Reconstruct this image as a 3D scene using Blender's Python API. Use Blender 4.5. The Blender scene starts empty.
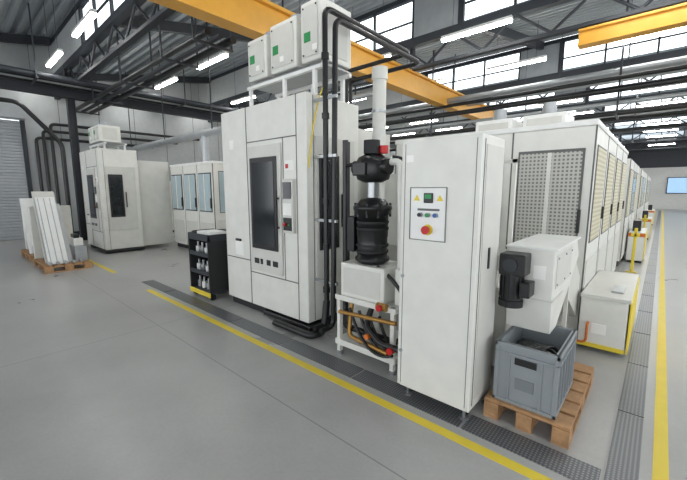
import bpy, bmesh, math, random
from mathutils import Vector, Matrix
random.seed(4)
sc = bpy.context.scene
sc.view_settings.view_transform = 'Standard'
sc.view_settings.exposure = 0.0

# ---------------------------------------------------------------- materials
def lin(c):
    c = c/255.0
    return c/12.92 if c <= 0.04045 else ((c+0.055)/1.055)**2.4
def col(r, g, b): return (lin(r), lin(g), lin(b), 1)
MATS = {}
def mat(name, rgb, rough=0.5, metal=0.0, var=0.04, scale=6.0, emit=0.0, bump=0.0, spec=0.5):
    m = bpy.data.materials.new(name); m.use_nodes = True
    nt = m.node_tree; N = nt.nodes; L = nt.links
    p = N['Principled BSDF']
    p.inputs['Roughness'].default_value = rough
    p.inputs['Metallic'].default_value = metal
    p.inputs['Specular IOR Level'].default_value = spec
    c = col(*rgb)
    tc = N.new('ShaderNodeTexCoord'); nz = N.new('ShaderNodeTexNoise')
    nz.inputs['Scale'].default_value = scale; nz.inputs['Detail'].default_value = 4
    L.new(tc.outputs['Object'], nz.inputs['Vector'])
    rp = N.new('ShaderNodeValToRGB')
    rp.color_ramp.elements[0].position = 0.3; rp.color_ramp.elements[1].position = 0.7
    rp.color_ramp.elements[0].color = tuple(x*(1-var) for x in c[:3])+(1,)
    rp.color_ramp.elements[1].color = tuple(min(1, x*(1+var)) for x in c[:3])+(1,)
    L.new(nz.outputs['Fac'], rp.inputs['Fac']); L.new(rp.outputs['Color'], p.inputs['Base Color'])
    if emit:
        p.inputs['Emission Color'].default_value = c
        p.inputs['Emission Strength'].default_value = emit
    if bump:
        b = N.new('ShaderNodeBump'); b.inputs['Strength'].default_value = bump
        L.new(nz.outputs['Fac'], b.inputs['Height']); L.new(b.outputs['Normal'], p.inputs['Normal'])
    MATS[name] = m
    return m
mat('cream', (222, 222, 216), 0.38)
mat('cream2', (207, 207, 201), 0.42)
mat('seam', (98, 99, 97), 0.6)
mat('white', (232, 233, 231), 0.4)
mat('black', (22, 23, 25), 0.35)
mat('blackmatte', (32, 33, 35), 0.7)
mat('glassdark', (28, 33, 38), 0.12, var=0.2)
mat('steel', (165, 168, 170), 0.3, 0.8)
mat('galv', (170, 174, 177), 0.4, 0.5, var=0.1, scale=3)
mat('darksteel', (44, 48, 54), 0.55)
mat('yellow', (226, 202, 60), 0.5)
mat('crane', (218, 160, 56), 0.45)
mat('red', (190, 25, 25), 0.4)
mat('green', (40, 140, 80), 0.5)
mat('blue', (40, 90, 160), 0.5)
mat('orange', (205, 110, 40), 0.5)
mat('brass', (170, 130, 70), 0.35, 0.7)
mat('crate', (138, 144, 148), 0.5)
mat('cratedark', (118, 124, 128), 0.55)
mat('wood', (168, 130, 92), 0.75, var=0.25, scale=14)
mat('wallgrey', (168, 171, 172), 0.7)
mat('wallwhite', (215, 215, 212), 0.7)
mat('shutter', (172, 176, 180), 0.45, 0.2)
mat('deck', (150, 156, 161), 0.5, 0.1)
mat('pane', (172, 190, 196), 0.12)
mat('screen', (150, 185, 215), 0.3, emit=0.8)
mat('lamp', (255, 255, 250), 0.5, emit=34.0)
mat('paper', (240, 240, 236), 0.7)
mat('chips', (150, 150, 146), 0.4, 0.7, var=0.5, scale=60, bump=0.8)

def mat_floor():
    m = bpy.data.materials.new('concrete_floor'); m.use_nodes = True
    nt = m.node_tree; N = nt.nodes; L = nt.links; p = N['Principled BSDF']
    tc = N.new('ShaderNodeTexCoord')
    a = N.new('ShaderNodeTexNoise'); a.inputs['Scale'].default_value = 0.8; a.inputs['Detail'].default_value = 8; a.inputs['Roughness'].default_value = 0.65
    b = N.new('ShaderNodeTexNoise'); b.inputs['Scale'].default_value = 40; b.inputs['Detail'].default_value = 3
    L.new(tc.outputs['Object'], a.inputs['Vector']); L.new(tc.outputs['Object'], b.inputs['Vector'])
    mx = N.new('ShaderNodeMath'); mx.operation = 'MULTIPLY_ADD'; mx.inputs[1].default_value = 0.25
    L.new(b.outputs['Fac'], mx.inputs[0]); L.new(a.outputs['Fac'], mx.inputs[2])
    rp = N.new('ShaderNodeValToRGB')
    rp.color_ramp.elements[0].position = 0.35; rp.color_ramp.elements[0].color = col(154, 154, 153)
    rp.color_ramp.elements[1].position = 0.85; rp.color_ramp.elements[1].color = col(178, 178, 176)
    L.new(mx.outputs[0], rp.inputs['Fac'])
    sp = N.new('ShaderNodeSeparateXYZ'); L.new(tc.outputs['Object'], sp.inputs[0])
    masks = []
    for ax, per, off in (('X', 6.0, 1.0), ('Y', 6.0, 4.4)):
        ad = N.new('ShaderNodeMath'); ad.operation = 'ADD'; ad.inputs[1].default_value = off+600
        L.new(sp.outputs[ax], ad.inputs[0])
        md = N.new('ShaderNodeMath'); md.operation = 'MODULO'; md.inputs[1].default_value = per
        L.new(ad.outputs[0], md.inputs[0])
        lt = N.new('ShaderNodeMath'); lt.operation = 'LESS_THAN'; lt.inputs[1].default_value = 0.010
        L.new(md.outputs[0], lt.inputs[0]); masks.append(lt)
    mm = N.new('ShaderNodeMath'); mm.operation = 'MAXIMUM'
    L.new(masks[0].outputs[0], mm.inputs[0]); L.new(masks[1].outputs[0], mm.inputs[1])
    mc = N.new('ShaderNodeMixRGB'); mc.inputs[2].default_value = col(132, 132, 132)
    L.new(mm.outputs[0], mc.inputs[0]); L.new(rp.outputs['Color'], mc.inputs[1])
    L.new(mc.outputs[0], p.inputs['Base Color'])
    rr = N.new('ShaderNodeMapRange'); rr.inputs[3].default_value = 0.2; rr.inputs[4].default_value = 0.42
    L.new(a.outputs['Fac'], rr.inputs[0]); L.new(rr.outputs[0], p.inputs['Roughness'])
    MATS['floor'] = m
mat_floor()

def mat_pattern(name, base, hole, k, thr, rough=0.5, metal=0.0, diag=False):
    m = bpy.data.materials.new(name); m.use_nodes = True
    nt = m.node_tree; N = nt.nodes; L = nt.links; p = N['Principled BSDF']
    p.inputs['Roughness'].default_value = rough; p.inputs['Metallic'].default_value = metal
    tc = N.new('ShaderNodeTexCoord'); sp = N.new('ShaderNodeSeparateXYZ')
    L.new(tc.outputs['Object'], sp.inputs[0])
    ad = N.new('ShaderNodeMath'); ad.operation = 'ADD'
    L.new(sp.outputs['X'], ad.inputs[0]); L.new(sp.outputs['Y'], ad.inputs[1])
    if diag:
        sb = N.new('ShaderNodeMath'); sb.operation = 'SUBTRACT'
        L.new(sp.outputs['X'], sb.inputs[0]); L.new(sp.outputs['Y'], sb.inputs[1]); second = sb.outputs[0]
    else:
        second = sp.outputs['Z']
    outs = []
    for s in (ad.outputs[0], second):
        mu = N.new('ShaderNodeMath'); mu.operation = 'MULTIPLY'; mu.inputs[1].default_value = k; L.new(s, mu.inputs[0])
        si = N.new('ShaderNodeMath'); si.operation = 'SINE'; L.new(mu.outputs[0], si.inputs[0]); outs.append(si)
    ml = N.new('ShaderNodeMath'); ml.operation = 'MULTIPLY' if diag else 'MINIMUM'
    L.new(outs[0].outputs[0], ml.inputs[0]); L.new(outs[1].outputs[0], ml.inputs[1])
    gt = N.new('ShaderNodeMath'); gt.operation = 'GREATER_THAN'; gt.inputs[1].default_value = thr
    L.new(ml.outputs[0], gt.inputs[0])
    mc = N.new('ShaderNodeMixRGB'); mc.inputs[1].default_value = col(*base); mc.inputs[2].default_value = col(*hole)
    L.new(gt.outputs[0], mc.inputs[0]); L.new(mc.outputs[0], p.inputs['Base Color'])
    MATS[name] = m
mat_pattern('perf', (188, 188, 182), (118, 118, 112), 2*math.pi/0.04, -0.1)
mat_pattern('perfyel', (206, 200, 172), (158, 150, 116), 2*math.pi/0.05, 0.0)
mat_pattern('chequer', (98, 100, 104), (142, 145, 148), 2*math.pi/0.045, 0.35, 0.4, 0.4, diag=True)

def mat_glass():
    m = bpy.data.materials.new('window_glass'); m.use_nodes = True
    nt = m.node_tree; N = nt.nodes; L = nt.links
    N.remove(N['Principled BSDF'])
    t = N.new('ShaderNodeBsdfTransparent'); g = N.new('ShaderNodeBsdfGlossy'); g.inputs['Roughness'].default_value = 0.05
    t.inputs['Color'].default_value = (0.92, 0.96, 0.97, 1)
    mx = N.new('ShaderNodeMixShader'); mx.inputs[0].default_value = 0.08
    L.new(t.outputs[0], mx.inputs[1]); L.new(g.outputs[0], mx.inputs[2])
    L.new(mx.outputs[0], N['Material Output'].inputs['Surface'])
    MATS['glass'] = m
mat_glass()

# ---------------------------------------------------------------- builder
class B:
    def __init__(s, name):
        s.name = name; s.v = []; s.f = []; s.mi = []; s.sm = []; s.mats = []
    def _m(s, m):
        if m not in s.mats: s.mats.append(m)
        return s.mats.index(m)
    def raw(s, vs, fs, m, smooth=False):
        o = len(s.v); s.v += [Vector(x) for x in vs]; k = s._m(m)
        for f in fs:
            s.f.append([i+o for i in f]); s.mi.append(k); s.sm.append(smooth)
    def box(s, x0, x1, y0, y1, z0, z1, m, bev=0.0, rot=None):
        if x0 > x1: x0, x1 = x1, x0
        if y0 > y1: y0, y1 = y1, y0
        if z0 > z1: z0, z1 = z1, z0
        vs = [(x0,y0,z0),(x1,y0,z0),(x1,y1,z0),(x0,y1,z0),(x0,y0,z1),(x1,y0,z1),(x1,y1,z1),(x0,y1,z1)]
        fs = [(0,3,2,1),(4,5,6,7),(0,1,5,4),(1,2,6,5),(2,3,7,6),(3,0,4,7)]
        s.poly(vs, fs, m, bev, rot)
    def poly(s, vs, fs, m, bev=0.0, rot=None):
        if rot is not None:
            c = sum((Vector(v) for v in vs), Vector())/len(vs)
            vs = [c + rot @ (Vector(v)-c) for v in vs]
        if bev <= 0:
            s.raw(vs, fs, m); return
        bm = bmesh.new()
        bv = [bm.verts.new(v) for v in vs]
        for f in fs: bm.faces.new([bv[i] for i in f])
        bmesh.ops.bevel(bm, geom=bm.edges[:], offset=bev, segments=2, affect='EDGES', profile=0.5)
        bm.verts.index_update()
        s.raw([v.co.copy() for v in bm.verts], [[v.index for v in f.verts] for f in bm.faces], m)
        bm.free()
    def prism(s, pts, axis, a0, a1, m, bev=0.0):
        def mk(p, a):
            return {'x': (a, p[0], p[1]), 'y': (p[0], a, p[1]), 'z': (p[0], p[1], a)}[axis]
        n = len(pts)
        vs = [mk(p, a0) for p in pts]+[mk(p, a1) for p in pts]
        fs = [tuple(range(n))[::-1], tuple(range(n, 2*n))]+[(i, (i+1) % n, n+(i+1) % n, n+i) for i in range(n)]
        s.poly(vs, fs, m, bev)
    def sweep(s, pts, r, m, seg=12, cap=True):
        pts = [Vector(p) for p in pts]
        rad = r if isinstance(r, (list, tuple)) else [r]*len(pts)
        vs = []; fs = []
        t0 = (pts[1]-pts[0]).normalized()
        up = Vector((0, 0, 1)) if abs(t0.z) < 0.9 else Vector((1, 0, 0))
        n = t0.cross(up).normalized()
        for i, p in enumerate(pts):
            if i == 0: t = t0
            elif i == len(pts)-1: t = (pts[i]-pts[i-1]).normalized()
            else:
                t = (pts[i]-pts[i-1]).normalized()+(pts[i+1]-pts[i]).normalized()
                if t.length < 1e-6: t = (pts[i]-pts[i-1])
                t.normalize()
            n = (n - t*n.dot(t))
            if n.length < 1e-6: n = t.orthogonal()
            n.normalize(); b = t.cross(n)
            for k in range(seg):
                a = 2*math.pi*k/seg
                vs.append(p+(n*math.cos(a)+b*math.sin(a))*rad[i])
        for i in range(len(pts)-1):
            for k in range(seg):
                k2 = (k+1) % seg
                fs.append((i*seg+k, i*seg+k2, (i+1)*seg+k2, (i+1)*seg+k))
        s.raw(vs, fs, m, True)
        if cap:
            o = len(vs)-seg
            s.raw(vs[:seg], [tuple(range(seg))[::-1]], m); s.raw(vs[o:], [tuple(range(seg))], m)
    def cyl(s, p0, p1, r, m, seg=20):
        s.sweep([p0, p1], r, m, seg)
    def pipe(s, pts, r, m, fr=None, seg=12):
        pts = [Vector(p) for p in pts]; fr = fr if fr else r*2.2
        out = [pts[0]]
        for i in range(1, len(pts)-1):
            p = pts[i]; a = pts[i-1]-p; b = pts[i+1]-p
            d = min(fr, a.length*0.45, b.length*0.45)
            A = p+a.normalized()*d; C = p+b.normalized()*d
            for k in range(6):
                t = k/5.0
                out.append(A*(1-t)**2+p*2*t*(1-t)+C*t*t)
        out.append(pts[-1])
        s.sweep(out, r, m, seg)
    def hose(s, p0, p1, sag, r, m):
        p0 = Vector(p0); p1 = Vector(p1); mid = (p0+p1)/2+Vector(sag)
        s.sweep([p0*(1-t)**2+mid*2*t*(1-t)+p1*t*t for t in [i/12 for i in range(13)]], r, m, 10)
    def done(s):
        xs = [v.x for v in s.v]; ys = [v.y for v in s.v]; zs = [v.z for v in s.v]
        c = Vector(((min(xs)+max(xs))/2, (min(ys)+max(ys))/2, min(zs)))
        me = bpy.data.meshes.new(s.name)
        me.from_pydata([v-c for v in s.v], [], s.f)
        for m in s.mats: me.materials.append(MATS[m])
        me.polygons.foreach_set('material_index', s.mi)
        me.polygons.foreach_set('use_smooth', s.sm)
        me.update()
        bm = bmesh.new(); bm.from_mesh(me); bmesh.ops.recalc_face_normals(bm, faces=bm.faces[:]); bm.to_mesh(me); bm.free()
        o = bpy.data.objects.new(s.name, me); o.location = c
        sc.collection.objects.link(o)
        return o

# ---------------------------------------------------------------- room shell
XL, XR, YN, YF = -16.0, 9.0, -6.0, 42.0
b = B('floor'); b.box(XL-0.3, XR+0.3, YN-0.3, YF+0.3, -0.2, 0.0, 'floor'); b.done()

b = B('floor_marking_line')
b.box(-6.26, 0.1, 2.09, 2.165, 0, 0.003, 'yellow'); b.box(-15.0, -8.1, 2.12, 2.195, 0, 0.003, 'yellow'); b.done()
b = B('floor_marking_line')
b.box(0.108, 0.18, -4, 40, 0, 0.003, 'yellow')
b.done()
b = B('floor_cable_duct_cover')
x = -6.9
while x < -0.12:
    b.box(x, min(x+0.98, -0.12), 2.24, 2.44, 0, 0.006, 'chequer'); x += 1.0
y = 2.24
while y < 38:
    b.box(-0.10, 0.05, y, y+0.98, 0, 0.006, 'chequer'); y += 1.0
y = -4
while y < 2.0:
    b.box(-0.10, 0.05, y, y+0.98, 0, 0.006, 'chequer'); y += 1.0
b.done()

H0 = 5.45; H1 = 6.5; Y0 = 3.0; BAY = 5.6
def roofz(y):
    t = ((y-Y0)/BAY) % 1.0
    return (H0+0.1)*(1-t)+(H1+0.15)*t
b = B('wall_left')
b.box(XL-0.3, XL, YN, -2.6, 0, 7, 'wallgrey'); b.box(XL-0.3, XL, 2.05, YF, 0, 7, 'wallgrey'); b.box(XL-0.3, XL, -2.6, 2.05, 3.95, 7, 'wallgrey')
for i in range(40):
    yy = YN+0.6+i*1.2
    if not (-2.6 < yy < 2.2): b.box(XL, XL+0.004, yy, yy+0.02, 0.15, 7, 'seam')
b.done()
b = B('baseboard_left'); b.box(XL, XL+0.02, 2.3, YF, 0, 0.15, 'darksteel'); b.done()
b = B('wall_far'); b.box(XL, XR, YF, YF+0.3, 0, 3.6, 'wallwhite'); b.box(XL, XR, YF, YF+0.3, 3.6, 7, 'darksteel'); b.done()
for nm, fixed in (('wall_near', 'y'), ('wall_right', 'x')):  # unseen walls; wide openings added to let sky light fill the hall
    b = B(nm)
    a0, a1 = (XL, XR) if fixed == 'y' else (YN, YF)
    def bx(p, q, z0, z1, m):
        if fixed == 'y': b.box(p, q, YN-0.3, YN, z0, z1, m)
        else: b.box(XR, XR+0.3, p, q, z0, z1, m)
    bx(a0, a1, 0, 0.6, 'wallgrey'); bx(a0, a1, 5.0, 7, 'wallgrey')
    p = a0
    while p < a1:
        bx(p, p+0.35, 0.6, 5.0, 'wallgrey'); bx(p+2.4, p+2.48, 0.6, 5.0, 'darksteel'); p += 4.6
    b.done()

b = B('roller_shutter_door')
z = 0.0
while z < 3.9:
    b.prism([(XL-0.05, z), (XL-0.05, z+0.1), (XL-0.02, z+0.1), (XL+0.0, z+0.075), (XL+0.0, z+0.025), (XL-0.02, z)], 'y', -2.5, 1.95, 'shutter'); z += 0.1
b.box(XL-0.06, XL+0.06, -2.62, -2.5, 0, 3.95, 'darksteel'); b.box(XL-0.06, XL+0.06, 1.95, 2.07, 0, 3.95, 'darksteel')
b.box(XL-0.06, XL+0.4, -2.62, 2.07, 3.92, 4.35, 'galv', 0.02)
b.done()

dk = B('ceiling')
for k in range(-2, 7):
    ya = Y0+BAY*k; yb = ya+BAY
    n = 18
    prof = []
    for i in range(n):
        for fr, dz in ((0.0, 0), (0.35, 0), (0.5, 0.09), (0.85, 0.09)):
            t = (i+fr)/n
            prof.append((ya+t*BAY, (H1+0.15)*t+(H0+0.1)*(1-t)+dz))
    prof.append((yb, H1+0.15))
    vs = [(XL-0.3, p[0], p[1]) for p in prof]+[(XR+0.3, p[0], p[1]) for p in prof]
    m = len(prof)
    dk.raw(vs, [(i, i+1, m+i+1, m+i) for i in range(m-1)], 'deck')
dk.done()
wi = 1
for k in range(-1, 7):
    ya = Y0+BAY*k
    gx0 = {-1: -12.2, 0: -12.2, 1: -9.0}.get(k, -8.0)
    b = B('window_%d' % wi); wi += 1
    b.box(XL, XR, ya-0.06, ya+0.06, H0-0.02, H0+0.1, 'darksteel'); b.box(XL, XR, ya-0.06, ya+0.06, H1, H1+0.12, 'darksteel')
    b.box(gx0, XR, ya-0.02, ya+0.02, (H0+H1)/2-0.02, (H0+H1)/2+0.02, 'darksteel')
    b.box(XL, gx0, ya-0.03, ya+0.03, H0+0.1, H1, 'wallgrey')
    x = gx0; i = 0
    while x < XR:
        if i % 4 == 3: b.box(x, x+1.25, ya-0.03, ya+0.035, H0+0.1, H1, 'deck')
        b.box(x, x+(0.14 if i % 4 == 0 else 0.05), ya-0.045, ya+0.03, H0, H1, 'darksteel'); x += 1.25; i += 1
    b.raw([(gx0, ya+0.03, H0), (XR, ya+0.03, H0), (XR, ya+0.03, H1), (gx0, ya+0.03, H1)], [(0, 1, 2, 3)], 'glass')
    b.done()
    b = B('roof_truss')
    zt, zb = H0-0.08, H0-0.62
    b.box(XL, XR, ya-0.09, ya+0.09, zt-0.02, zt+0.06, 'darksteel'); b.box(XL, XR, ya-0.07, ya+0.07, zb-0.07, zb, 'darksteel')
    x = XL; up = True
    while x < XR-0.7:
        p = (x, ya, zb if up else zt); q = (x+0.7, ya, zt if up else zb)
        b.sweep([p, q], 0.03, 'darksteel', 6, False); x += 0.7; up = not up
    b.done()
b = B('steel_column')
for k in range(0, 7):
    ya = Y0+BAY*k
    b.box(-14.3, -14.1, ya-0.1, ya-0.08, 0, H0, 'darksteel'); b.box(-14.3, -14.1, ya+0.08, ya+0.1, 0, H0, 'darksteel'); b.box(-14.21, -14.19, ya-0.08, ya+0.08, 0, H0, 'darksteel')
b.box(-14.32, -14.08, YN, YF, 4.5, 4.9, 'darksteel')
b.done()
b = B('roof_girder')
for gx in (-15.6, -9.6, -3.6, 2.4):
    for k in range(-1, 7):
        ya = Y0+BAY*k
        b.prism([(ya+0.1, H0+0.12), (ya+BAY-0.1, H1+0.12), (ya+BAY-0.1, H1-0.12), (ya+0.1, H0-0.12)], 'x', gx, gx+0.14, 'darksteel')
b.done()

for j in range(0, 13):
    yy = 2.3+2.8*j
    b = B('led_tube_light_row')
    zr = roofz(yy)
    for xx in (-15.0, -12.1, -9.2, -6.2, -3.3, -0.4, 2.5, 5.4):
        b.box(xx-0.75, xx+0.75, yy-0.05, yy+0.05, 5.02, 5.08, 'white'); b.box(xx-0.74, xx+0.74, yy-0.045, yy+0.045, 4.97, 5.02, 'lamp')
        for s in (-0.5, 0.5): b.sweep([(xx+s, yy, 5.08), (xx+s, yy, zr+0.03)], 0.006, 'darksteel', 5, False)
    b.done()

b = B('overhead_crane_girder')
b.box(-5.5, -5.2, 1.0, 15.2, 4.72, 4.78, 'crane'); b.box(-5.5, -5.2, 1.0, 15.2, 4.22, 4.28, 'crane'); b.box(-5.42, -5.28, 1.0, 15.2, 4.28, 4.72, 'crane')
b.box(-5.9, -4.7, 15.0, 15.4, 4.1, 4.5, 'crane', 0.02)
for yy in (3.2, 8.8, 14.4):
    b.box(-5.4, -5.3, yy-0.05, yy+0.05, 4.78, H0+0.2, 'darksteel')
b.done()
b = B('crane_runway_beam')
b.box(-1.5, 8.9, 8.5, 8.75, 4.42, 4.46, 'crane'); b.box(-1.5, 8.9, 8.5, 8.75, 4.68, 4.72, 'crane'); b.box(-1.5, 8.9, 8.56, 8.69, 4.46, 4.68, 'crane')
for xx in (-1.3, 3, 8): b.box(xx-0.05, xx+0.05, 8.58, 8.68, 4.72, 4.84, 'darksteel')
b.box(0.2, 0.55, 8.48, 8.78, 4.2, 4.42, 'darksteel', 0.02); b.cyl((0.37, 8.63, 4.2), (0.37, 8.63, 3.9), 0.012, 'black', 8)
b.done()

b = B('overhead_pipe_run')
for (yy, zz, r, m) in ((10.6, 3.95, 0.07, 'black'), (10.6, 4.2, 0.05, 'black'), (10.9, 3.7, 0.05, 'galv'), (10.8, 3.45, 0.06, 'black'), (16.5, 4.2, 0.08, 'black'), (16.6, 3.8, 0.06, 'black'), (10.85, 4.4, 0.09, 'galv'), (12.3, 4.65, 0.16, 'galv'), (18.0, 4.6, 0.18, 'galv')):
    b.cyl((XL+0.1, yy, zz), (8.9, yy, zz), r, m, 12)
for xx in (-13, -9, -5.8, -1, 3, 7):
    for yy in (10.75, 16.55): b.box(xx, xx+0.04, yy-0.35, yy+0.35, 3.35, 3.39, 'darksteel'); b.box(xx, xx+0.04, yy-0.02, yy+0.02, 3.35, roofz(yy)+0.02, 'darksteel')
    for yy in (12.3, 18.0): b.box(xx, xx+0.03, yy-0.01, yy+0.01, 4.75, roofz(yy)+0.02, 'darksteel')
b.done()
b = B('ventilation_duct')
b.cyl((XL+0.1, 4.9, 3.15), (-5.0, 4.9, 3.15), 0.09, 'galv', 16)
b.cyl((XL+0.1, 5.3, 3.35), (-4.0, 5.3, 3.35), 0.05, 'galv', 12)
for xx in (-15, -12, -9, -6): b.box(xx, xx+0.03, 4.89, 4.91, 3.2, roofz(4.9)+0.02, 'darksteel')
b.pipe([(-9.4, 4.9, 3.1), (-9.4, 4.9, 2.35)], 0.09, 'galv')
b.done()
b = B('wall_pipe_riser')
for i, yy in enumerate((2.3, 2.5, 2.72)):
    b.pipe([(XL+0.12, yy, 0.0), (XL+0.12, yy, 3.4+0.25*i), (XL+0.12, 6+i, 3.4+0.25*i), ], 0.05, 'black', 0.15)
b.pipe([(XL+0.6, 2.9, 0.0), (XL+0.6, 2.9, 3.2), (XL+0.6, 1.9, 4.4), (XL+0.6, -4, 4.4)], 0.07, 'black', 0.2)
b.done()
b = B('ceiling_pipe_bundle')
for i, (xx, zz, r, m) in enumerate(((-13.7, 4.75, 0.07, 'black'), (-13.45, 4.75, 0.05, 'galv'), (-13.2, 4.75, 0.06, 'black'), (-12.9, 4.75, 0.08, 'darksteel'))):
    b.cyl((xx, -5.5, zz), (xx, 8.2, zz), r, m, 10)
for i, (yy, zz, r, m) in enumerate(((3.45, 4.45, 0.06, 'black'), (3.7, 4.45, 0.05, 'darksteel'), (3.95, 4.45, 0.07, 'black'))):
    b.cyl((XL+0.1, yy, zz), (-6.3, yy, zz), r, m, 10)
for xx in (-15.5, -13, -10.5, -8, -6.6):
    b.box(xx, xx+0.05, 3.3, 4.1, 4.33, 4.37, 'darksteel'); b.box(xx, xx+0.03, 3.3, 3.33, 4.37, roofz(3.3)+0.02, 'darksteel'); b.box(xx, xx+0.03, 4.07, 4.1, 4.37, roofz(4.1)+0.02, 'darksteel')
for yy in (-4, -1, 2, 6):
    b.box(-13.85, -12.75, yy, yy+0.05, 4.62, 4.66, 'darksteel'); b.box(-12.8, -12.77, yy, yy+0.03, 4.66, roofz(yy)+0.02, 'darksteel')
b.done()

# ---------------------------------------------------------------- machining centres
def machining_center(ox):
    b = B('machining_center')
    X0, X1 = -4.7+ox, -2.95+ox; YA, YB = 2.7, 3.6
    b.box(X0+0.05, X1-0.04, YA+0.04, YB, 0, 0.1, 'blackmatte')
    b.box(X0+0.9, X1+0.05, YA-0.03, YB, 0.02, 0.08, 'black', 0.01)
    b.box(X0, X1, YA, YB, 0.1, 2.7, 'cream', 0.012)
    sx = ox-4.1
    b.box(sx, sx+0.016, YA-0.003, YA+0.01, 0.1, 2.7, 'seam')
    b.box(ox-3.36, ox-3.347, YA-0.003, YA+0.01, 0.55, 2.25, 'seam')
    b.box(ox-3.12, ox-3.107, YA-0.003, YA+0.01, 0.1, 2.7, 'seam')
    for zz in (0.55, 2.25): b.box(sx, ox-3.11, YA-0.003, YA+0.01, zz, zz+0.013, 'seam')
    b.box(X0, sx, YA-0.003, YA+0.01, 0.7, 0.713, 'seam')
    b.box(ox-4.04, ox-3.38, YA-0.03, YA, 0.6, 2.2, 'cream2', 0.01)
    b.box(ox-3.98, ox-3.44, YA-0.045, YA-0.03, 0.9, 2.05, 'black', 0.006)
    b.box(ox-3.93, ox-3.49, YA-0.05, YA-0.045, 0.96, 1.99, 'glassdark')
    b.box(ox-3.43, ox-3.41, YA-0.075, YA-0.06, 1.15, 1.6, 'black', 0.004)
    for zz in (1.2, 1.55): b.box(ox-3.43, ox-3.41, YA-0.06, YA-0.03, zz-0.01, zz+0.01, 'black')
    b.box(ox-3.33, ox-3.14, YA-0.05, YA, 1.15, 1.78, 'cream2', 0.008)
    b.box(ox-3.31, ox-3.16, YA-0.055, YA-0.05, 1.55, 1.74, 'glassdark')
    b.box(ox-3.31, ox-3.16, YA-0.055, YA-0.05, 1.18, 1.33, 'black')
    b.box(ox-3.31, ox-3.16, YA-0.055, YA-0.05, 1.36, 1.5, 'paper')
    b.cyl((ox-3.27, YA-0.05, 1.25), (ox-3.27, YA-0.08, 1.25), 0.02, 'red', 12)
    b.cyl((ox-3.2, YA-0.05, 1.25), (ox-3.2, YA-0.07, 1.25), 0.012, 'green', 10)
    b.box(ox-3.32, ox-3.17, YA-0.004, YA, 1.88, 1.99, 'paper'); b.box(ox-3.31, ox-3.26, YA-0.006, YA-0.003, 1.9, 1.95, 'red')
    for i, w in enumerate((0.1, 0.05, 0.08, 0.1)):
        xx = ox-3.95+i*0.13; b.box(xx, xx+w, YA-0.034, YA-0.03, 0.7, 0.77, 'black')
    b.box(ox-4.5, ox-4.4, YA-0.004, YA, 2.2, 2.32, 'paper'); b.box(ox-4.45, ox-4.25, YA-0.004, YA, 0.75, 0.95, 'paper'); b.box(ox-4.42, ox-4.3, YA-0.02, YA, 0.95, 0.98, 'black')
    b.box(X1, X1+0.02, YA+0.12, YB-0.1, 0.6, 2.25, 'cream2', 0.006)
    b.box(X1+0.02, X1+0.035, YA+0.17, YB-0.4, 0.95, 2.05, 'black', 0.005)
    b.box(X1+0.035, X1+0.04, YA+0.2, YB-0.43, 1.0, 2.0, 'glassdark')
    b.box(X1+0.03, X1+0.06, YB-0.36, YB-0.34, 1.2, 1.6, 'black')
    b.box(X1-0.003, X1+0.004, YA+0.1, YA+0.108, 0.12, 2.68, 'seam')
    b.box(X0+0.2, X1-0.1, YB, 4.45, 0.1, 2.45, 'cream2', 0.01)
    if ox == 0:
        b.box(ox-2.9, ox-0.95, 3.95, 4.45, 0.12, 0.95, 'cream2', 0.01)
        b.box(ox-2.9, ox-1.6, 3.75, 4.45, 0.95, 1.85, 'cream', 0.01)
    EX0, EX1, EY0, EY1 = -2.95+ox, -0.55+ox, 4.45, 8.6
    b.box(EX0+0.05, EX1-0.05, EY0+0.05, EY1, 0, 0.12, 'blackmatte')
    b.box(EX0, EX1, EY0, EY1, 0.12, 2.3, 'cream', 0.012)
    b.box(EX0-0.01, EX1+0.01, EY0-0.01, EY1, 2.3, 2.36, 'white', 0.01)
    n = 3; w = (EX1-EX0)/n
    for i in range(n):
        a = EX0+i*w
        b.box(a, a+0.016, EY0-0.004, EY0+0.01, 0.12, 2.3, 'seam')
        b.box(a+0.08, a+w-0.08, EY0-0.018, EY0, 0.9 if ox == 0 else 1.1, 2.08, 'darksteel' if ox else 'seam', 0.005)
        b.box(a+0.1, a+w-0.1, EY0-0.024, EY0-0.018, 0.92 if ox == 0 else 1.13, 2.05, 'perf' if ox == 0 else 'pane')
        b.box(a+w*0.5-0.02, a+w*0.5+0.02, EY0-0.03, EY0-0.02, 0.92 if ox == 0 else 1.13, 2.05, 'cream')
        b.box(a+0.08, a+w-0.08, EY0-0.014, EY0, 0.2, 0.82, 'cream2', 0.005)
        b.box(a+w-0.1, a+w-0.07, EY0-0.05, EY0-0.018, 1.2, 1.45, 'black', 0.004)
    n = 4; w = (EY1-EY0)/n
    for i in range(n):
        a = EY0+i*w
        b.box(EX1-0.01, EX1+0.004, a, a+0.018, 0.12, 2.3, 'seam')
        b.box(EX1, EX1+0.008, a+0.15, a+w-0.15, 1.08, 2.12, 'seam', 0.002)
        b.box(EX1+0.006, EX1+0.012, a+0.165, a+w-0.165, 1.1, 2.1, 'perfyel' if ox == 0 else 'pane')
        b.box(EX1, EX1+0.01, a+0.08, a+w-0.08, 0.2, 0.9, 'cream2', 0.004)
        b.box(EX1, EX1+0.03, a+w-0.1, a+w-0.08, 1.3, 1.45, 'black')
    return b.done()
machining_center(0.0)
machining_center(-7.7)

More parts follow.
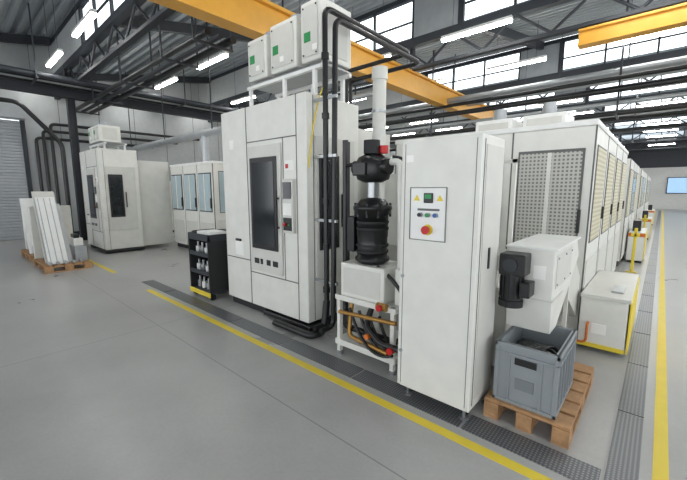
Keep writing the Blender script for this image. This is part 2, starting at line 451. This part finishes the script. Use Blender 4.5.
def enclosure(ya, yb, h):
    b = B('machine_enclosure')
    b.box(-3.0, -0.6, ya+0.05, yb-0.05, 0, 0.12, 'blackmatte')
    b.box(-3.0, -0.55, ya, yb, 0.12, h, 'cream', 0.012)
    n = max(2, int((yb-ya)/1.1)); w = (yb-ya)/n
    for i in range(n):
        a = ya+i*w
        b.box(-0.56, -0.547, a, a+0.02, 0.12, h, 'seam')
        b.box(-0.55, -0.542, a+0.14, a+w-0.14, 1.06, h-0.2, 'seam', 0.002)
        b.box(-0.544, -0.538, a+0.16, a+w-0.16, 1.08, h-0.22, 'pane' if i % 2 else 'perfyel')
        b.box(-0.55, -0.535, a+0.08, a+w-0.08, 0.2, 0.9, 'cream2', 0.005)
    b.box(-2.4, -1.4, ya+0.5, ya+1.3, h, h+0.5, 'white', 0.02); b.cyl((-1.9, ya+0.9, h+0.5), (-1.9, ya+0.9, h+0.9), 0.12, 'galv')
    b.done()
enclosure(9.6, 13.2, 2.3); enclosure(14.6, 19.0, 2.3); enclosure(21, 26, 2.3)
for yy in (10.4, 15.6, 22.2):
    b = B('coolant_tank')
    b.box(-0.5, -0.2, yy, yy+1.3, 0.05, 0.7, 'cream', 0.01); b.box(-0.2, -0.19, yy, yy+1.3, 0.05, 0.68, 'yellow'); b.box(-0.5, -0.2, yy-0.01, yy, 0.6, 0.68, 'orange')
    b.box(-0.45, -0.3, yy+0.3, yy+0.7, 0.7, 0.95, 'black', 0.01); b.box(-0.48, -0.22, yy+0.05, yy+1.25, 0, 0.05, 'blackmatte')
    b.done()

for (xx, yy) in ((-2.5, 6.2), (-1.75, 6.2)):
    b = B('mist_collector')
    b.box(xx, xx+0.6, yy, yy+0.6, 2.42, 2.8, 'white', 0.02)
    b.box(xx+0.05, xx+0.1, yy+0.05, yy+0.55, 2.36, 2.42, 'steel'); b.box(xx+0.5, xx+0.55, yy+0.05, yy+0.55, 2.36, 2.42, 'steel')
    b.box(xx+0.06, xx+0.54, yy-0.008, yy, 2.48, 2.74, 'cream2', 0.004); b.cyl((xx+0.3, yy+0.3, 2.8), (xx+0.3, yy+0.3, 3.0), 0.1, 'galv')
    b.done()

# ---------------------------------------------------------------- mist collectors above tower
def rooftop_unit(ox, small=False):
    b = B('mist_filter_unit')
    YA = 2.85; ZB = 2.7; FH = 0.3 if not small else 0.15
    for xx in (-4.2, -3.5, -2.98):
        for yy in (YA+0.02, YA+0.48):
            b.box(ox+xx-0.02, ox+xx+0.02, yy-0.02, yy+0.02, ZB, ZB+FH, 'white')
    for yy in (YA+0.02, YA+0.48):
        b.box(ox-4.25, ox-2.86, yy-0.025, yy+0.025, ZB+FH-0.04, ZB+FH, 'white', 0.004)
    b.box(ox-4.24, ox-2.86, YA, YA+0.5, ZB+FH, ZB+FH+0.015, 'steel')
    Z = ZB+FH+0.015
    hs = (0.5, 0.55, 0.62) if not small else (0.42, 0.42, 0)
    for i, (x0, x1) in enumerate(((-4.22, -3.82), (-3.74, -3.26), (-3.18, -2.86))):
        if small and i == 2: continue
        z0, z1 = Z+0.04, Z+0.04+hs[i]
        b.box(ox+x0, ox+x1, YA, YA+0.5, z0, z1, 'cream', 0.02)
        b.box(ox+x0+0.04, ox+x1-0.04, YA-0.012, YA, z0+0.05, z1-0.05, 'cream2', 0.005)
        b.box(ox+x0+0.07, ox+x0+0.17, YA-0.016, YA-0.01, z0+0.2, z0+0.3, 'green'); b.box(ox+x0+0.2, ox+x0+0.27, YA-0.016, YA-0.01, z0+0.1, z0+0.16, 'paper')
        for sx in (x0+0.06, x1-0.06):
            for sz in (z0+0.07, z1-0.07): b.cyl((ox+sx, YA-0.02, sz), (ox+sx, YA-0.01, sz), 0.01, 'darksteel', 8)
        b.cyl((ox+(x0+x1)/2, YA+0.25, z1), (ox+(x0+x1)/2, YA+0.25, z1+0.12), 0.09, 'galv')
        b.box(ox+x1-0.001, ox+x1+0.01, YA+0.08, YA+0.42, z0+0.06, z1-0.06, 'cream2', 0.004)
        b.box(ox+x0+0.05, ox+x1-0.05, YA+0.08, YA+0.42, Z, z0+0.01, 'steel')
    b.done()
rooftop_unit(0.0); rooftop_unit(-7.7, True)

# ---------------------------------------------------------------- black pipes
b = B('coolant_pipework')
for dx, dz in ((0.0, 0.0), (0.1, -0.12)):
    b.pipe([(-2.75+dx, 2.6, 0.12), (-2.75+dx, 2.8, 0.12), (-2.75+dx, 2.8+dx*0.5, 3.5+dz), (-2.75+dx, 4.45+dx, 3.5+dz), (-3.9, 4.45+dx, 3.5+dz), (-3.9, 4.45+dx, 2.45)], 0.03, 'black', 0.1)
b.pipe([(-2.45, 2.78, 2.15), (-2.45, 2.78, 0.35), (-2.3, 2.6, 0.28), (-1.75, 2.6, 0.28)], 0.03, 'black', 0.08)
b.pipe([(-2.52, 2.9, 2.15), (-2.52, 2.9, 0.42), (-2.15, 2.9, 0.42)], 0.022, 'black', 0.08)
b.pipe([(-3.4, 2.55, 0.05), (-2.75, 2.55, 0.05), (-2.75, 2.75, 0.05), (-2.75, 2.8, 0.4)], 0.04, 'black', 0.07)
for zz in (0.6, 1.3, 2.0, 2.6):
    b.box(-2.94, -2.6, 2.8, 2.83, zz, zz+0.03, 'steel')
for zz in (0.5, 1.0, 1.5, 2.4, 3.0):
    b.cyl((-2.75, 2.8, zz), (-2.75, 2.8, zz+0.06), 0.042, 'black', 12)
b.hose((-2.93, 3.0, 2.9), (-2.93, 2.72, 1.9), (0.02, -0.1, 0.1), 0.008, 'yellow')
b.done()

# ---------------------------------------------------------------- coolant filter skid
b = B('coolant_filter_unit')
cx, cy = -2.05, 2.72
for xx in (-2.32, -1.68):
    for yy in (2.55, 3.05):
        b.box(xx-0.02, xx+0.02, yy-0.02, yy+0.02, 0.02, 0.62, 'cream'); b.cyl((xx, yy, 0), (xx, yy, 0.03), 0.035, 'steel', 12)
b.box(-2.36, -1.64, 2.52, 3.1, 0.1, 0.16, 'cream', 0.005)
b.box(-2.3, -1.78, 2.54, 2.95, 0.62, 0.95, 'cream', 0.012)
b.box(-2.26, -1.82, 2.535, 2.54, 0.66, 0.91, 'cream2')
b.box(-2.36, -1.64, 2.52, 3.1, 0.57, 0.62, 'cream', 0.005)
b.box(-2.34, -1.98, 2.75, 3.05, 0.16, 0.57, 'cream2', 0.01)
prof = [(0.95, 0.12), (0.98, 0.165), (1.01, 0.165), (1.012, 0.145), (1.2, 0.145), (1.22, 0.15), (1.42, 0.15), (1.425, 0.175), (1.46, 0.175), (1.465, 0.185), (1.5, 0.185), (1.52, 0.15), (1.56, 0.12), (1.58, 0.05)]
b.sweep([(cx, cy, z) for z, r in prof], [r for z, r in prof], 'black', 28)
for k in range(10):
    a = 2*math.pi*k/10; b.cyl((cx+0.165*math.cos(a), cy+0.165*math.sin(a), 1.4), (cx+0.165*math.cos(a), cy+0.165*math.sin(a), 1.53), 0.012, 'darksteel', 8)
for zz in (1.06, 1.12, 1.28, 1.34): b.cyl((cx, cy, zz), (cx, cy, zz+0.02), 0.157, 'blackmatte', 28)
b.box(cx-0.24, cx-0.15, cy-0.1, cy+0.05, 1.05, 1.4, 'black', 0.01)
b.cyl((cx, cy, 1.58), (cx, cy, 1.74), 0.06, 'steel')
b.sweep([(cx, cy, z) for z in (1.72, 1.75, 1.8, 1.9, 1.95, 1.99)], [0.08, 0.15, 0.165, 0.165, 0.14, 0.06], 'black', 24)
b.cyl((cx-0.2, cy-0.02, 1.86), (cx+0.2, cy-0.02, 1.86), 0.07, 'black')
b.cyl((cx+0.02, cy-0.05, 1.98), (cx+0.02, cy-0.05, 2.1), 0.075, 'blackmatte'); b.cyl((cx+0.12, cy, 1.98), (cx+0.12, cy, 2.05), 0.04, 'red')
b.box(cx-0.1, cx+0.05, cy-0.19, cy-0.14, 1.78, 1.9, 'black', 0.01)
b.pipe([(cx+0.18, cy, 1.9), (cx+0.3, cy, 1.9), (cx+0.3, cy+0.05, 0.7)], 0.03, 'cream', 0.08)
b.pipe([(cx-0.15, cy, 1.9), (-2.44, 2.78, 1.9)], 0.022, 'black', 0.05)
b.pipe([(-1.95, 2.6, 0.57), (-1.95, 2.5, 0.4), (-1.75, 2.45, 0.3), (-1.55, 2.45, 0.3)], 0.028, 'black', 0.06)
b.pipe([(-2.2, 2.6, 0.57), (-2.2, 2.55, 0.22), (-1.7, 2.5, 0.2)], 0.022, 'brass', 0.06)
b.cyl((-1.82, 2.5, 0.62), (-1.72, 2.5, 0.62), 0.035, 'brass', 12); b.cyl((-1.77, 2.5, 0.62), (-1.77, 2.44, 0.62), 0.028, 'red', 12)
b.cyl((-2.3, 2.52, 0.45), (-1.62, 2.5, 0.5), 0.02, 'brass', 10)
b.cyl((-1.62, 2.48, 0.28), (-1.62, 2.4, 0.28), 0.03, 'red', 12); b.cyl((-1.9, 2.5, 0.32), (-1.9, 2.44, 0.32), 0.025, 'orange', 12)
for i in range(4):
    b.hose((-2.2+0.12*i, 2.56, 0.5), (-1.65, 2.5+0.06*i, 0.2+0.05*i), (0.0, -0.06, -0.3), 0.015, 'black')
b.hose((-1.9, 2.6, 0.95), (-1.62, 2.7, 0.4), (0.25, -0.05, 0.1), 0.018, 'black')
b.box(-1.78, -1.55, 2.8, 2.95, 0.95, 1.95, 'cream2', 0.01); b.box(-1.76, -1.6, 2.795, 2.8, 1.6, 1.85, 'paper')
b.box(-1.72, -1.62, 2.62, 2.95, 0.62, 0.95, 'cream', 0.01)
b.cyl((-1.68, 2.79, 1.3), (-1.68, 2.75, 1.3), 0.05, 'steel', 20); b.cyl((-1.68, 2.75, 1.3), (-1.68, 2.745, 1.3), 0.043, 'paper', 20)
b.hose((-1.85, 2.75, 1.95), (-1.6, 2.8, 1.5), (0.15, 0, 0.2), 0.014, 'black')
b.done()
b = B('exhaust_stack_pipe')
b.cyl((-2.45, 3.35, 0.0), (-2.45, 3.35, 2.95), 0.075, 'cream2', 24); b.cyl((-2.45, 3.35, 2.85), (-2.45, 3.35, 2.98), 0.088, 'cream2', 24); b.cyl((-2.45, 3.35, 2.0), (-2.45, 3.35, 2.04), 0.09, 'steel', 24); b.cyl((-2.45, 3.35, 2.5), (-2.45, 3.35, 2.53), 0.085, 'steel', 24)
b.cyl((-2.45, 3.35, 0), (-2.45, 3.35, 0.03), 0.13, 'steel', 24)
b.done()

# ---------------------------------------------------------------- control cabinet
b = B('electrical_control_cabinet')
cx0, cx1, cy0, cy1, zt = -1.46, -0.87, 2.3, 2.74, 2.01
b.box(cx0+0.01, cx1-0.01, cy0+0.01, cy1, 0.09, zt, 'cream', 0.006)
b.box(cx0, cx1, cy0-0.012, cy0+0.008, 0.11, zt-0.005, 'cream', 0.006)
b.box(cx0+0.03, cx0+0.034, cy0-0.014, cy0-0.01, 0.13, zt-0.03, 'seam'); b.box(cx1-0.034, cx1-0.03, cy0-0.014, cy0-0.01, 0.13, zt-0.03, 'seam')
b.box(cx1-0.011, cx1-0.006, cy0+0.06, cy0+0.064, 0.12, zt-0.03, 'seam')
b.box(cx1-0.01, cx1-0.004, cy0+0.09, cy1-0.03, 0.16, zt-0.06, 'cream2', 0.003)
b.box(cx1-0.005, cx1+0.004, cy0+0.2, cy0+0.23, 1.1, 1.25, 'black', 0.003)
for xx in (cx0+0.06, cx1-0.06):
    for yy in (cy0+0.06, cy1-0.06):
        b.cyl((xx, yy, 0), (xx, yy, 0.02), 0.035, 'steel', 14); b.cyl((xx, yy, 0.02), (xx, yy, 0.1), 0.012, 'steel', 10)
px0, px1, pz0, pz1 = -1.375, -1.09, 1.29, 1.67
b.box(px0, px1, cy0-0.02, cy0-0.01, pz0, pz1, 'cream2', 0.003)
b.box(px0+0.008, px1-0.008, cy0-0.023, cy0-0.018, pz0+0.008, pz1-0.008, 'white', 0.002)
for (a0, a1, z0, z1) in ((px0, px1, pz1-0.004, pz1), (px0, px1, pz0, pz0+0.004), (px0, px0+0.004, pz0, pz1), (px1-0.004, px1, pz0, pz1)):
    b.box(a0, a1, cy0-0.025, cy0-0.02, z0, z1, 'seam')
fy = cy0-0.023
b.box(-1.26, -1.19, fy-0.012, fy, 1.56, 1.63, 'black', 0.004); b.box(-1.25, -1.2, fy-0.014, fy-0.011, 1.59, 1.62, 'green')
for xx in (-1.32, -1.14):
    b.poly([(xx-0.025, fy-0.002, 1.575), (xx+0.025, fy-0.002, 1.575), (xx, fy-0.002, 1.618), (xx-0.025, fy, 1.575), (xx+0.025, fy, 1.575), (xx, fy, 1.618)], [(0, 1, 2), (5, 4, 3), (0, 3, 4, 1), (1, 4, 5, 2), (2, 5, 3, 0)], 'yellow')
for i, c in enumerate(('black', 'green', 'blue')):
    xx = -1.285+i*0.06; b.cyl((xx, fy, 1.475), (xx, fy-0.02, 1.475), 0.017, 'steel', 16); b.cyl((xx, fy-0.02, 1.475), (xx, fy-0.028, 1.475), 0.014, c, 16)
b.box(-1.31, -1.14, fy-0.003, fy, 1.505, 1.52, 'seam')
b.cyl((-1.225, fy, 1.37), (-1.225, fy-0.008, 1.37), 0.038, 'yellow', 24); b.cyl((-1.225, fy-0.008, 1.37), (-1.225, fy-0.03, 1.37), 0.016, 'red', 16); b.cyl((-1.225, fy-0.03, 1.37), (-1.225, fy-0.045, 1.37), 0.03, 'red', 20)
b.box(-1.42, -1.36, cy0-0.014, cy0-0.01, 1.85, 1.9, 'paper')
b.cyl((-1.43, cy0-0.012, 1.0), (-1.43, cy0-0.02, 1.0), 0.014, 'steel', 12); b.cyl((-1.43, cy0-0.012, 0.4), (-1.43, cy0-0.02, 0.4), 0.014, 'steel', 12)
for xx in (cx0+0.08, cx1-0.08): b.cyl((xx, cy0+0.2, zt), (xx, cy0+0.2, zt+0.012), 0.015, 'steel', 10)
b.done()

# ---------------------------------------------------------------- pallet + crate + conveyor
def pallet(name, x0, x1, y0, y1):
    b = B(name)
    for xx in (x0, (x0+x1)/2-0.05, x1-0.1):
        b.box(xx, xx+0.1, y0, y1, 0.0, 0.02, 'wood')
        for yy in (y0, (y0+y1)/2-0.07, y1-0.14): b.box(xx, xx+0.1, yy, yy+0.14, 0.02, 0.1, 'wood', 0.003)
    n = max(5, int((y1-y0)/0.16)); w = (y1-y0)/n
    for xx in (x0, (x0+x1)/2-0.05, x1-0.1): b.box(xx, xx+0.1, y0, y1, 0.1, 0.12, 'wood')
    for i in range(n): b.box(x0, x1, y0+i*w+0.01, y0+(i+1)*w-0.02, 0.12, 0.142, 'wood', 0.003)
    b.done()
pallet('wooden_pallet', -0.84, -0.3, 2.5, 3.6)

def crate(name, x0, x1, y0, y1, z0, z1):
    b = B(name); t = 0.02
    b.box(x0+0.02, x1-0.02, y0+0.02, y1-0.02, z0, z0+0.03, 'crate')
    b.box(x0+0.012, x1-0.012, y0+0.012, y0+0.012+t, z0, z1, 'crate'); b.box(x0+0.012, x1-0.012, y1-0.012-t, y1-0.012, z0, z1, 'crate')
    b.box(x0+0.012, x0+0.012+t, y0+0.012, y1-0.012, z0, z1, 'crate'); b.box(x1-0.012-t, x1-0.012, y0+0.012, y1-0.012, z0, z1, 'crate')
    for zz, hh in ((z1-0.03, 0.03), (z1-0.075, 0.012), (z0, 0.025)):
        b.box(x0, x1, y0, y0+0.022, zz, zz+hh, 'crate', 0.003); b.box(x0, x1, y1-0.022, y1, zz, zz+hh, 'crate', 0.003)
        b.box(x0, x0+0.022, y0, y1, zz, zz+hh, 'crate', 0.003); b.box(x1-0.022, x1, y0, y1, zz, zz+hh, 'crate', 0.003)
    for c in (x0+0.002, x1-0.032):
        for d in (y0+0.002, y1-0.032): b.box(c, c+0.03, d, d+0.03, z0, z1-0.01, 'crate', 0.005)
    n = 4
    for i in range(1, n):
        xx = x0+(x1-x0)*i/n
        if i != 2: b.box(xx-0.006, xx+0.006, y0+0.001, y0+0.014, z0, z1-0.07, 'crate')
    for i in range(1, 6):
        yy = y0+(y1-y0)*i/6; b.box(x1-0.014, x1-0.001, yy-0.006, yy+0.006, z0, z1-0.07, 'crate'); b.box(x0+0.001, x0+0.014, yy-0.006, yy+0.006, z0, z1-0.07, 'crate')
    xm = (x0+x1)/2
    b.box(xm-0.07, xm+0.07, y0+0.004, y0+0.014, z1-0.14, z1-0.09, 'black', 0.003)
    b.box(xm-0.06, xm+0.06, y0+0.006, y0+0.012, z0+0.12, z0+0.2, 'cratedark')
    g = 9; vs = []; fs = []
    for i in range(g):
        for j in range(g):
            u, v = i/(g-1), j/(g-1)
            vs.append((x0+0.035+(x1-x0-0.07)*u, y0+0.035+(y1-y0-0.07)*v, z0+0.27+0.06*math.sin(3.1*u)*math.sin(3.1*v)+random.uniform(-0.015, 0.015)))
    for i in range(g-1):
        for j in range(g-1): fs.append((i*g+j, (i+1)*g+j, (i+1)*g+j+1, i*g+j+1))
    b.raw(vs, fs, 'chips', False)
    for k in range(4):
        b.hose((x0+0.06+0.05*k, y0+0.08, z0+0.3), (x1-0.08, y0+0.15+0.08*k, z0+0.31), (0.02, 0.05, 0.14), 0.012, 'black')
    b.done()
crate('plastic_crate', -0.8, -0.39, 2.54, 3.16, 0.142, 0.58)

b = B('chip_conveyor')
b.prism([(2.86, 1.22), (3.75, 1.22), (3.9, 1.05), (3.55, 0.85), (3.2, 0.65), (3.1, 0.585), (2.9, 0.585), (2.86, 0.85)], 'x', -0.84, -0.53, 'cream', 0.006)
b.box(-0.86, -0.51, 2.84, 3.8, 1.22, 1.235, 'white', 0.003)
b.box(-0.53, -0.525, 2.95, 3.5, 0.92, 1.18, 'cream2', 0.002)
b.box(-0.85, -0.52, 2.85, 3.24, 0.84, 0.855, 'cream2')
for yy in (2.98, 3.25, 3.48):
    for zz in (0.95, 1.15): b.cyl((-0.526, yy, zz), (-0.518, yy, zz), 0.008, 'steel', 8)
b.prism([(3.7, 1.2), (4.4, 0.75), (4.4, 0.3), (3.5, 0.82)], 'x', -0.8, -0.57, 'cream2', 0.005)
for xx in (-0.82, -0.58): b.box(xx, xx+0.03, 3.66, 3.7, 0.0, 0.95, 'cream')
b.box(-0.86, -0.68, 2.7, 2.86, 1.03, 1.19, 'black', 0.01)
b.cyl((-0.78, 2.77, 1.05), (-0.78, 2.77, 0.82), 0.075, 'black', 24)
for i in range(12):
    a = 2*math.pi*i/12; b.box(-0.78+0.08*math.cos(a)-0.004, -0.78+0.08*math.cos(a)+0.004, 2.77+0.08*math.sin(a)-0.004, 2.77+0.08*math.sin(a)+0.004, 0.86, 1.02, 'blackmatte')
b.cyl((-0.78, 2.77, 0.84), (-0.78, 2.77, 0.79), 0.085, 'blackmatte', 24)
b.box(-0.71, -0.64, 2.7, 2.84, 0.88, 0.99, 'black', 0.008)
b.cyl((-0.78, 2.7, 1.11), (-0.78, 2.685, 1.11), 0.05, 'darksteel', 20)
b.box(-0.66, -0.58, 2.855, 2.86, 1.0, 1.1, 'paper')
b.done()

b = B('machine_base_tray')
b.box(-1.45, -0.9, 3.1, 3.7, 0.1, 0.8, 'cream2', 0.01); b.box(-1.47, -0.88, 3.08, 3.72, 0.8, 0.83, 'cream', 0.005)
for xx in (-1.43, -0.96):
    for yy in (3.12, 3.64): b.box(xx, xx+0.05, yy, yy+0.05, 0, 0.1, 'blackmatte')
b.box(-1.35, -1.0, 3.09, 3.1, 0.2, 0.7, 'seam'); b.box(-1.34, -1.01, 3.085, 3.09, 0.21, 0.69, 'cream')
b.box(-0.93, -0.9, 3.1, 3.13, 0.83, 1.9, 'cream'); b.box(-1.45, -0.9, 3.1, 3.13, 1.87, 1.9, 'cream'); b.box(-1.45, -1.42, 3.1, 3.13, 0.83, 1.9, 'cream')
b.hose((-1.0, 3.3, 0.83), (-0.95, 3.7, 0.83), (0.0, 0.1, 0.5), 0.02, 'black')
b.done()

b = B('coolant_tank')
b.box(-0.53, -0.14, 4.3, 5.7, 0.06, 0.56, 'cream', 0.008)
b.box(-0.535, -0.125, 4.28, 5.72, 0.56, 0.6, 'cream2', 0.006)
b.box(-0.13, -0.115, 4.3, 5.7, 0.05, 0.58, 'yellow', 0.004)
b.box(-0.53, -0.14, 4.285, 4.3, 0.05, 0.09, 'yellow')
for yy in (4.4, 5.5):
    for xx in (-0.5, -0.22): b.box(xx, xx+0.05, yy, yy+0.05, 0, 0.06, 'blackmatte')
b.box(-0.42, -0.3, 4.29, 4.3, 0.2, 0.3, 'paper'); b.box(-0.3, -0.2, 4.5, 4.8, 0.6, 0.62, 'steel')
b.pipe([(-0.45, 4.32, 0.3), (-0.45, 4.24, 0.3), (-0.45, 4.24, 0.1), (-0.75, 4.24, 0.1)], 0.012, 'orange', 0.05)
b.done()
for yy in (9.1, 14.2):
    b = B('safety_barrier_post')
    b.box(-0.42, -0.24, yy, yy+0.12, 0, 0.01, 'yellow'); b.box(-0.35, -0.3, yy+0.03, yy+0.08, 0.01, 0.9, 'yellow', 0.01); b.box(-0.4, -0.26, yy+0.03, yy+0.08, 0.72, 0.8, 'yellow', 0.01)
    b.done()

# ---------------------------------------------------------------- tool cart by tower
b = B('tool_cart')
x0, x1, y0, y1 = -5.5, -4.86, 2.5, 3.1
b.box(x0, x1, y0, y1, 0.1, 0.13, 'darksteel', 0.005)
b.box(x0+0.02, x1-0.02, y0+0.02, y1-0.02, 0.94, 0.96, 'cream2')
for (p, q, r_, s_) in ((x0, x1, y0, y0+0.02), (x0, x1, y1-0.02, y1), (x0, x0+0.02, y0, y1), (x1-0.02, x1, y0, y1)): b.box(p, q, r_, s_, 0.9, 1.0, 'darksteel', 0.003)
for xx in (x0, x1-0.035):
    for yy in (y0, y1-0.035): b.box(xx, xx+0.035, yy, yy+0.035, 0.1, 0.95, 'blackmatte')
b.box(x0+0.005, x0+0.015, y0, y1, 0.13, 0.95, 'blackmatte'); b.box(x1-0.015, x1-0.005, y0, y1, 0.13, 0.95, 'blackmatte'); b.box(x0, x1, y1-0.02, y1, 0.13, 0.9, 'blackmatte')
for zz in (0.38, 0.66):
    b.box(x0+0.03, x1-0.03, y0+0.02, y1-0.03, zz, zz+0.02, 'darksteel'); b.box(x0+0.03, x1-0.03, y0, y0+0.015, zz, zz+0.06, 'darksteel')
for i in range(4):
    for zz in (0.13, 0.40, 0.68):
        xx = x0+0.09+i*0.14; b.cyl((xx, y0+0.12, zz), (xx, y0+0.12, zz+0.1), 0.04, 'steel' if (i+int(zz*10)) % 2 else 'white', 12); b.cyl((xx, y0+0.12, zz+0.1), (xx, y0+0.12, zz+0.17), 0.02, 'steel', 10)
b.box(x0, x1, y0-0.014, y0, 0.06, 0.13, 'yellow', 0.003)
for xx in (x0+0.06, x1-0.06):
    for yy in (y0+0.06, y1-0.06): b.cyl((xx-0.015, yy, 0.05), (xx+0.015, yy, 0.05), 0.05, 'black', 16)
b.box(x0+0.1, x1-0.15, y0+0.1, y0+0.4, 0.96, 1.02, 'white', 0.005)
b.pipe([(x0, y0+0.1, 0.95), (x0-0.08, y0+0.1, 1.0), (x0-0.08, y1-0.1, 1.0), (x0, y1-0.1, 0.95)], 0.012, 'black', 0.04)
b.done()

# ---------------------------------------------------------------- left pallets with sheet-metal covers
pallet('wooden_pallet', -10.3, -9.0, 1.2, 2.0)
pallet('wooden_pallet', -12.2, -10.8, 1.2, 2.0)
def leaning(b, xb, xt, y0, y1, z0, z1, t, m):
    b.poly([(xb, y0, z0), (xb, y1, z0), (xt, y1, z1), (xt, y0, z1), (xb-t, y0, z0), (xb-t, y1, z0), (xt-t, y1, z1), (xt-t, y0, z1)],
       [(0, 1, 2, 3), (7, 6, 5, 4), (0, 4, 5, 1), (1, 5, 6, 2), (2, 6, 7, 3), (3, 7, 4, 0)], m, 0.006)
b = B('sheet_metal_covers')
leaning(b, -9.15, -9.9, 1.3, 1.62, 0.145, 1.5, 0.06, 'white')
for k in range(3): leaning(b, -9.135-0.0, -9.885, 1.33+0.1*k, 1.345+0.1*k, 0.16, 1.48, 0.02, 'galv')
leaning(b, -9.25, -10.02, 1.34, 1.72, 0.145, 1.35, 0.05, 'galv')
leaning(b, -9.4, -10.1, 1.28, 1.66, 0.145, 1.62, 0.04, 'cream2')
b.box(-10.28, -10.2, 1.22, 1.95, 0.142, 1.3, 'cream2', 0.01)
b.box(-9.8, -9.2, 1.76, 1.97, 0.142, 0.46, 'galv', 0.01); b.box(-9.75, -9.35, 1.78, 1.95, 0.46, 0.62, 'cream', 0.01); b.box(-9.7, -9.4, 1.8, 1.9, 0.62, 0.7, 'black', 0.01)
for k in range(5): b.cyl((-9.12, 1.3+0.13*k, 0.18), (-9.02, 1.3+0.13*k, 0.18), 0.03, 'galv', 10)
b.done()
b = B('sheet_metal_covers')
leaning(b, -11.1, -11.75, 1.25, 1.6, 0.145, 1.45, 0.05, 'white')
leaning(b, -11.25, -11.85, 1.5, 1.95, 0.145, 1.25, 0.05, 'galv')
b.box(-12.15, -12.05, 1.3, 1.9, 0.142, 1.3, 'white', 0.01); b.box(-11.0, -10.85, 1.3, 1.9, 0.142, 0.35, 'black', 0.01)
b.box(-11.9, -11.4, 1.7, 1.95, 0.142, 0.5, 'cream2', 0.01)
b.done()

for (xx, yy, w, d, h) in ((-14.9, 3.5, 0.8, 0.8, 1.5), (-13.8, 3.6, 0.9, 0.7, 1.1), (-15.3, 5.0, 1.0, 1.6, 2.0)):
    b = B('machine_side_cabinet')
    b.box(xx, xx+w, yy, yy+d, 0.08, h, 'cream', 0.015); b.box(xx+0.05, xx+w-0.05, yy+0.05, yy+d-0.05, 0, 0.08, 'blackmatte')
    b.box(xx+0.06, xx+w-0.06, yy-0.012, yy, 0.15, h-0.1, 'cream2', 0.005); b.box(xx+w-0.14, xx+w-0.1, yy-0.02, yy-0.012, h*0.5, h*0.5+0.12, 'black')
    b.box(xx+0.12, xx+w*0.5, yy-0.016, yy-0.01, h*0.65, h*0.8, 'glassdark')
    b.done()

b = B('wall_tv_screen')
b.box(0.2, 2.7, YF-0.1, YF-0.02, 1.35, 2.75, 'black', 0.01); b.box(0.26, 2.64, YF-0.105, YF-0.1, 1.41, 2.69, 'screen'); b.box(1.2, 1.7, YF-0.02, YF, 1.8, 2.2, 'black')
b.done()

# ---------------------------------------------------------------- world + camera
w = bpy.data.worlds.new('overcast_sky'); sc.world = w; w.use_nodes = True
bg = w.node_tree.nodes['Background']; bg.inputs[0].default_value = (0.94, 0.97, 1.0, 1); bg.inputs[1].default_value = 3.2

cam = bpy.data.cameras.new('camera'); co = bpy.data.objects.new('camera', cam); sc.collection.objects.link(co)
co.location = (0, 0, 1.65); co.rotation_euler = (math.radians(82.0), 0, math.radians(41.7))
cam.sensor_width = 36; cam.lens = 355/687*36; cam.clip_start = 0.05; cam.clip_end = 200
sc.camera = co
